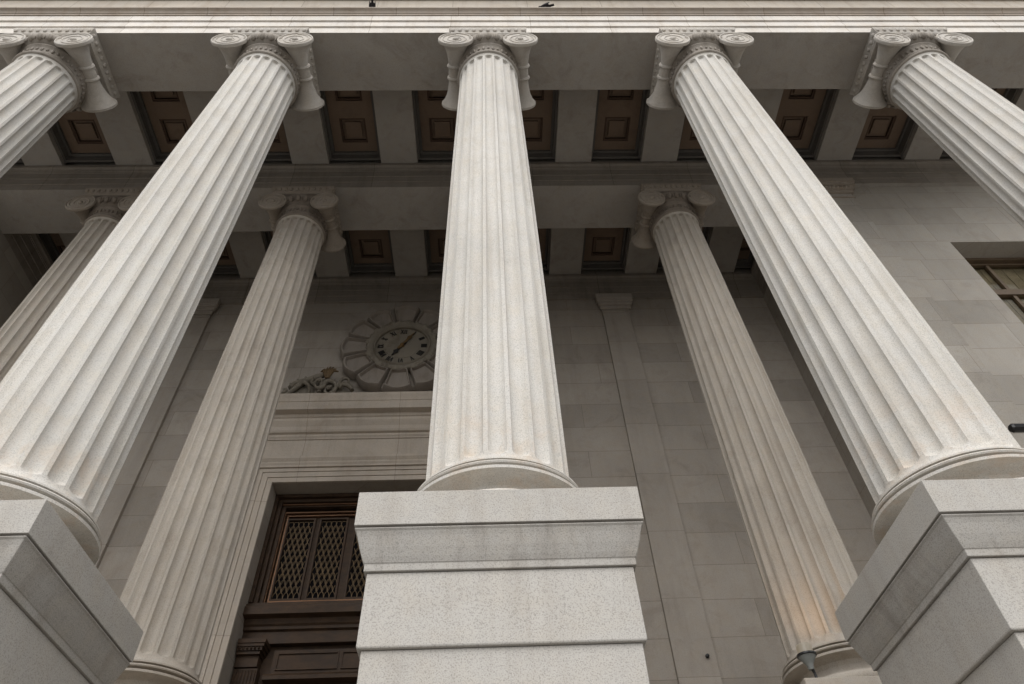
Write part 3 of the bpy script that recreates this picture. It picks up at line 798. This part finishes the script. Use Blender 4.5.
# ------------------------------------------------------------------ scroll ornaments beside the clock, lying on the hood
def scroll(side, label):
    root = empty('scroll_ornament', (CX+side*0.95, YW-0.20, 10.26), label, 'ornament', 'carved scrolls beside the clock')
    s = side; body = MB()
    def sp(cx, cz, r0, r1, a0, turns, n=36, rad=0.05, dy=0.0, flip=1):
        pts = []; rs = []
        for i in range(n+1):
            t = i/n; a = a0 + flip*2*PI*turns*t; r = r0+(r1-r0)*t
            pts.append((s*(cx+r*math.cos(a)), dy, cz+r*math.sin(a))); rs.append(rad*(1-0.5*t))
        body.tube(pts, rs, 8)
    sp(0.60, 0.28, 0.24, 0.06, math.radians(-20), 1.3, rad=0.055, flip=1)
    sp(1.15, 0.12, 0.50, 0.10, math.radians(25), 0.62, rad=0.055, flip=1, dy=0.02)
    sp(1.28, 0.16, 0.33, 0.05, math.radians(30), 0.95, rad=0.045, flip=1, dy=-0.03)
    sp(0.30, 0.14, 0.30, 0.05, math.radians(160), 0.9, rad=0.05, flip=-1, dy=0.0)
    sp(0.85, 0.40, 0.16, 0.03, math.radians(200), 1.1, rad=0.04, flip=1, dy=-0.05)
    sp(0.22, 0.42, 0.15, 0.03, math.radians(-60), 1.2, rad=0.04, flip=1, dy=-0.02)
    sp(1.62, 0.06, 0.14, 0.03, math.radians(90), 1.0, rad=0.035, flip=-1, dy=-0.04)
    for i in range(10):
        a = math.radians(10+17*i)
        body.ball((s*(1.10+0.62*math.cos(a)), -0.02, 0.02+0.50*math.sin(a)), 0.040, 0.05, 0.075, 8, 6, Matrix.Rotation(-s*(a-PI/2), 3, 'Y'))
    body.tube([(s*1.95, 0, 0.05), (s*1.6, 0, 0.16), (s*1.3, 0, 0.46), (s*0.95, 0, 0.60), (s*0.62, -0.02, 0.66)], [0.02, 0.05, 0.065, 0.06, 0.03], 8)
    rot = Matrix.Rotation(0.5*s, 3, 'Y')
    for i in range(9): body.ball((s*(1.9-0.075*i), -0.02, 0.05+0.012*i), 0.035, 0.045, 0.05, 8, 6)
    body.plate([(s*0.1, -0.0), (s*1.95, -0.0), (s*1.55, 0.20), (s*1.2, 0.52), (s*0.75, 0.60), (s*0.35, 0.35), (s*0.1, 0.25)], 0.06, 0.16)
    def sc_(m_): m_.v = [(a_*0.86, b2*1.2, c_*1.22) for a_, b2, c_ in m_.v]
    sc_(body)
    body.build('carving', M['dial'], root, smooth=50)
    c = MB()
    for i in range(7): c.tube([(s*(0.68+0.012*(i-3)), -0.06, 0.50), (s*(0.68+0.042*(i-3)), -0.09, 0.66), (s*(0.66+0.075*(i-3)), -0.05, 0.80-0.014*(i-3)**2)], [0.02, 0.034, 0.012], 8)
    sc_(c)
    c.build('gilt_leaf', M['bronze_g'], root, smooth=50)
scroll(-1, 'carved stone scroll with a gilded leaf, left of the clock on the door hood')
scroll(1, 'carved stone scroll right of the clock, behind the central front column')

# ------------------------------------------------------------------ small things
lp = empty('spot_lamp', (3.36, 7.44, ZP+0.017), 'small grey spot lamp with a black ring at the foot of the right inner column', 'lamp')
MB().tube([(0,0,0), (-0.004,-0.004,0.05), (-0.015,-0.01,0.09)], [0.016, 0.014, 0.018], 10).build('stem', M['black'], lp)
q = MB(); q.lathe([(0.03, 0.085), (0.036, 0.13), (0.045, 0.15), (0.082, 0.205), (0.09, 0.222)], 28, -0.03, -0.015); q.build('housing', M['grey_paint'], lp, smooth=40)
q = MB(); q.lathe([(0.088, 0.2225), (0.104, 0.226), (0.104, 0.244), (0.088, 0.248)], 28, -0.03, -0.015); q.build('ring', M['black'], lp, smooth=30)
q = MB(); q.lathe([(0.080, 0.2485), (0.080, 0.335), (0.074, 0.345)], 28, -0.03, -0.015); q.build('lens', M['lens'], lp, smooth=30)
ld = bpy.data.lights.new('lamp_glow', 'SPOT'); ld.energy = 9; ld.color = (1.0, 0.62, 0.32); ld.spot_size = math.radians(95); ld.spot_blend = 0.9; ld.shadow_soft_size = 0.06
lo = bpy.data.objects.new('lamp_glow', ld); COL.objects.link(lo); lo.parent = lp; lo.location = (-0.03, -0.03, 0.38)
lo.rotation_euler = Vector((0.42, 0.30, 0.85)).to_track_quat('-Z', 'Y').to_euler()

bar = empty('metal_pole', (7.9, 6.8, 5.78), 'black horizontal metal pole poking in at the right edge beside the big column foot', 'pole')
q = MB(); q.tube([(-1.165, 0, 0), (-1.14, 0, 0), (1.6, 0, 0)], [0.045, 0.062, 0.062], 8); q.build('tube', M['black'], bar)
q = MB(); q.box(0.9, 0.96, 0.0, 1.0, -0.03, 0.03); q.box(0.80, 1.06, 0.975, 0.999, -0.13, 0.13); q.build('bracket', M['black'], bar)

bo = MB(); bo.lathe([(0.028, 0.0), (0.034, -0.02), (0.026, -0.05), (0.008, -0.06)], 16, 0, 0, axis='y')
o = bo.build('wall_bolt', M['black'], None, smooth=40, loc=(3.312*1.0, YW-0.086, 4.731))
tag(o, 'small black bolt in the pale pilaster near the bottom of the photo', 'bolt')

def pigeon(x, label, tail_up, heading):
    root = empty('pigeon', (x, YF-A-0.15, ZE+0.957), label, 'bird', 'pigeons perched on the ledge')
    root.rotation_euler = (0, 0, heading)
    b_ = MB()
    b_.ball((0, 0, 0.085), 0.060, 0.105, 0.058, 14, 10, Matrix.Rotation(math.radians(-25), 3, 'X'))
    b_.tube([(0, 0.07, 0.11), (0, 0.09, 0.16), (0, 0.095, 0.185)], [0.040, 0.030, 0.026], 10)
    b_.ball((0, 0.10, 0.20), 0.028, 0.032, 0.028, 10, 8)
    b_.tube([(0, 0.125, 0.20), (0, 0.155, 0.193)], [0.008, 0.003], 6)
    b_.tube([(0.02, 0.0, 0.04), (0.02, 0.005, 0.0)], 0.006, 6); b_.tube([(-0.02, 0.0, 0.04), (-0.02, 0.005, 0.0)], 0.006, 6)
    b_.build('body', M['feather'], root, smooth=60)
    t = MB(); t.prof_x([(-0.06, 0.07), (-0.19, 0.05+tail_up), (-0.19, 0.058+tail_up), (-0.06, 0.085)], -0.022, 0.022); t.build('tail', M['feather'], root)
    for sx in (-1, 1):
        w_ = MB(); w_.ball((sx*0.052, -0.02, 0.088), 0.014, 0.105, 0.042, 10, 8, Matrix.Rotation(math.radians(-18), 3, 'X')); w_.build('wing', M['feather'], root, smooth=60)
pigeon(-2.24, 'dark pigeon with its tail out over the ledge, left of the central column', 0.02, 0.15)
pigeon(1.20, 'dark pigeon crouching on the ledge, right of the central column', 0.0, 1.25)

# ------------------------------------------------------------------ light
w = bpy.data.worlds.new('World'); SC.world = w; w.use_nodes = True
nt = w.node_tree; bg = nt.nodes['Background']
sky = nt.nodes.new('ShaderNodeTexSky'); sky.sky_type = 'NISHITA'; sky.sun_disc = False
EL, AZ = math.radians(52), math.radians(184)        # high soft sun behind the photographer, a little to the left
sky.sun_elevation = EL; sky.sun_rotation = AZ
sky.air_density = 1.0; sky.dust_density = 1.6; sky.ozone_density = 0.6
hs = nt.nodes.new('ShaderNodeHueSaturation'); hs.inputs['Saturation'].default_value = 0.10
nt.links.new(sky.outputs[0], hs.inputs['Color']); nt.links.new(hs.outputs[0], bg.inputs['Color'])
bg.inputs['Strength'].default_value = 0.15
sd = bpy.data.lights.new('sun', 'SUN'); sd.energy = 1.0; sd.angle = math.radians(70); sd.color = (1.0, 0.965, 0.92)
so = bpy.data.objects.new('sun', sd); COL.objects.link(so)
sdir = Vector((math.sin(AZ)*math.cos(EL), math.cos(AZ)*math.cos(EL), math.sin(EL)))
so.rotation_euler = (-sdir).to_track_quat('-Z', 'Y').to_euler(); so.location = (0, -20, 30)

# ------------------------------------------------------------------ camera
pitch, yaw, roll = 0.84061, 0.04745, -0.05033
F = Vector((math.sin(yaw)*math.cos(pitch), math.cos(yaw)*math.cos(pitch), math.sin(pitch)))
R = Vector((math.cos(yaw), -math.sin(yaw), 0)); U = R.cross(F)
R2 = math.cos(roll)*R + math.sin(roll)*U; U2 = -math.sin(roll)*R + math.cos(roll)*U
cd = bpy.data.cameras.new('camera'); cam = bpy.data.objects.new('camera', cd); COL.objects.link(cam)
mw = Matrix((R2, U2, -F)).transposed().to_4x4(); cam.matrix_world = mw
cd.sensor_width = 36; cd.lens = 697.065*36/1024; cd.clip_start = 0.05; cd.clip_end = 1000
SC.camera = cam
SC.view_settings.view_transform = 'Standard'; SC.view_settings.look = 'None'; SC.view_settings.gamma = 1
SC.view_settings.use_curve_mapping = False; SC.view_settings.exposure = 0.68
SC.cycles.max_bounces = 8; SC.cycles.diffuse_bounces = 5
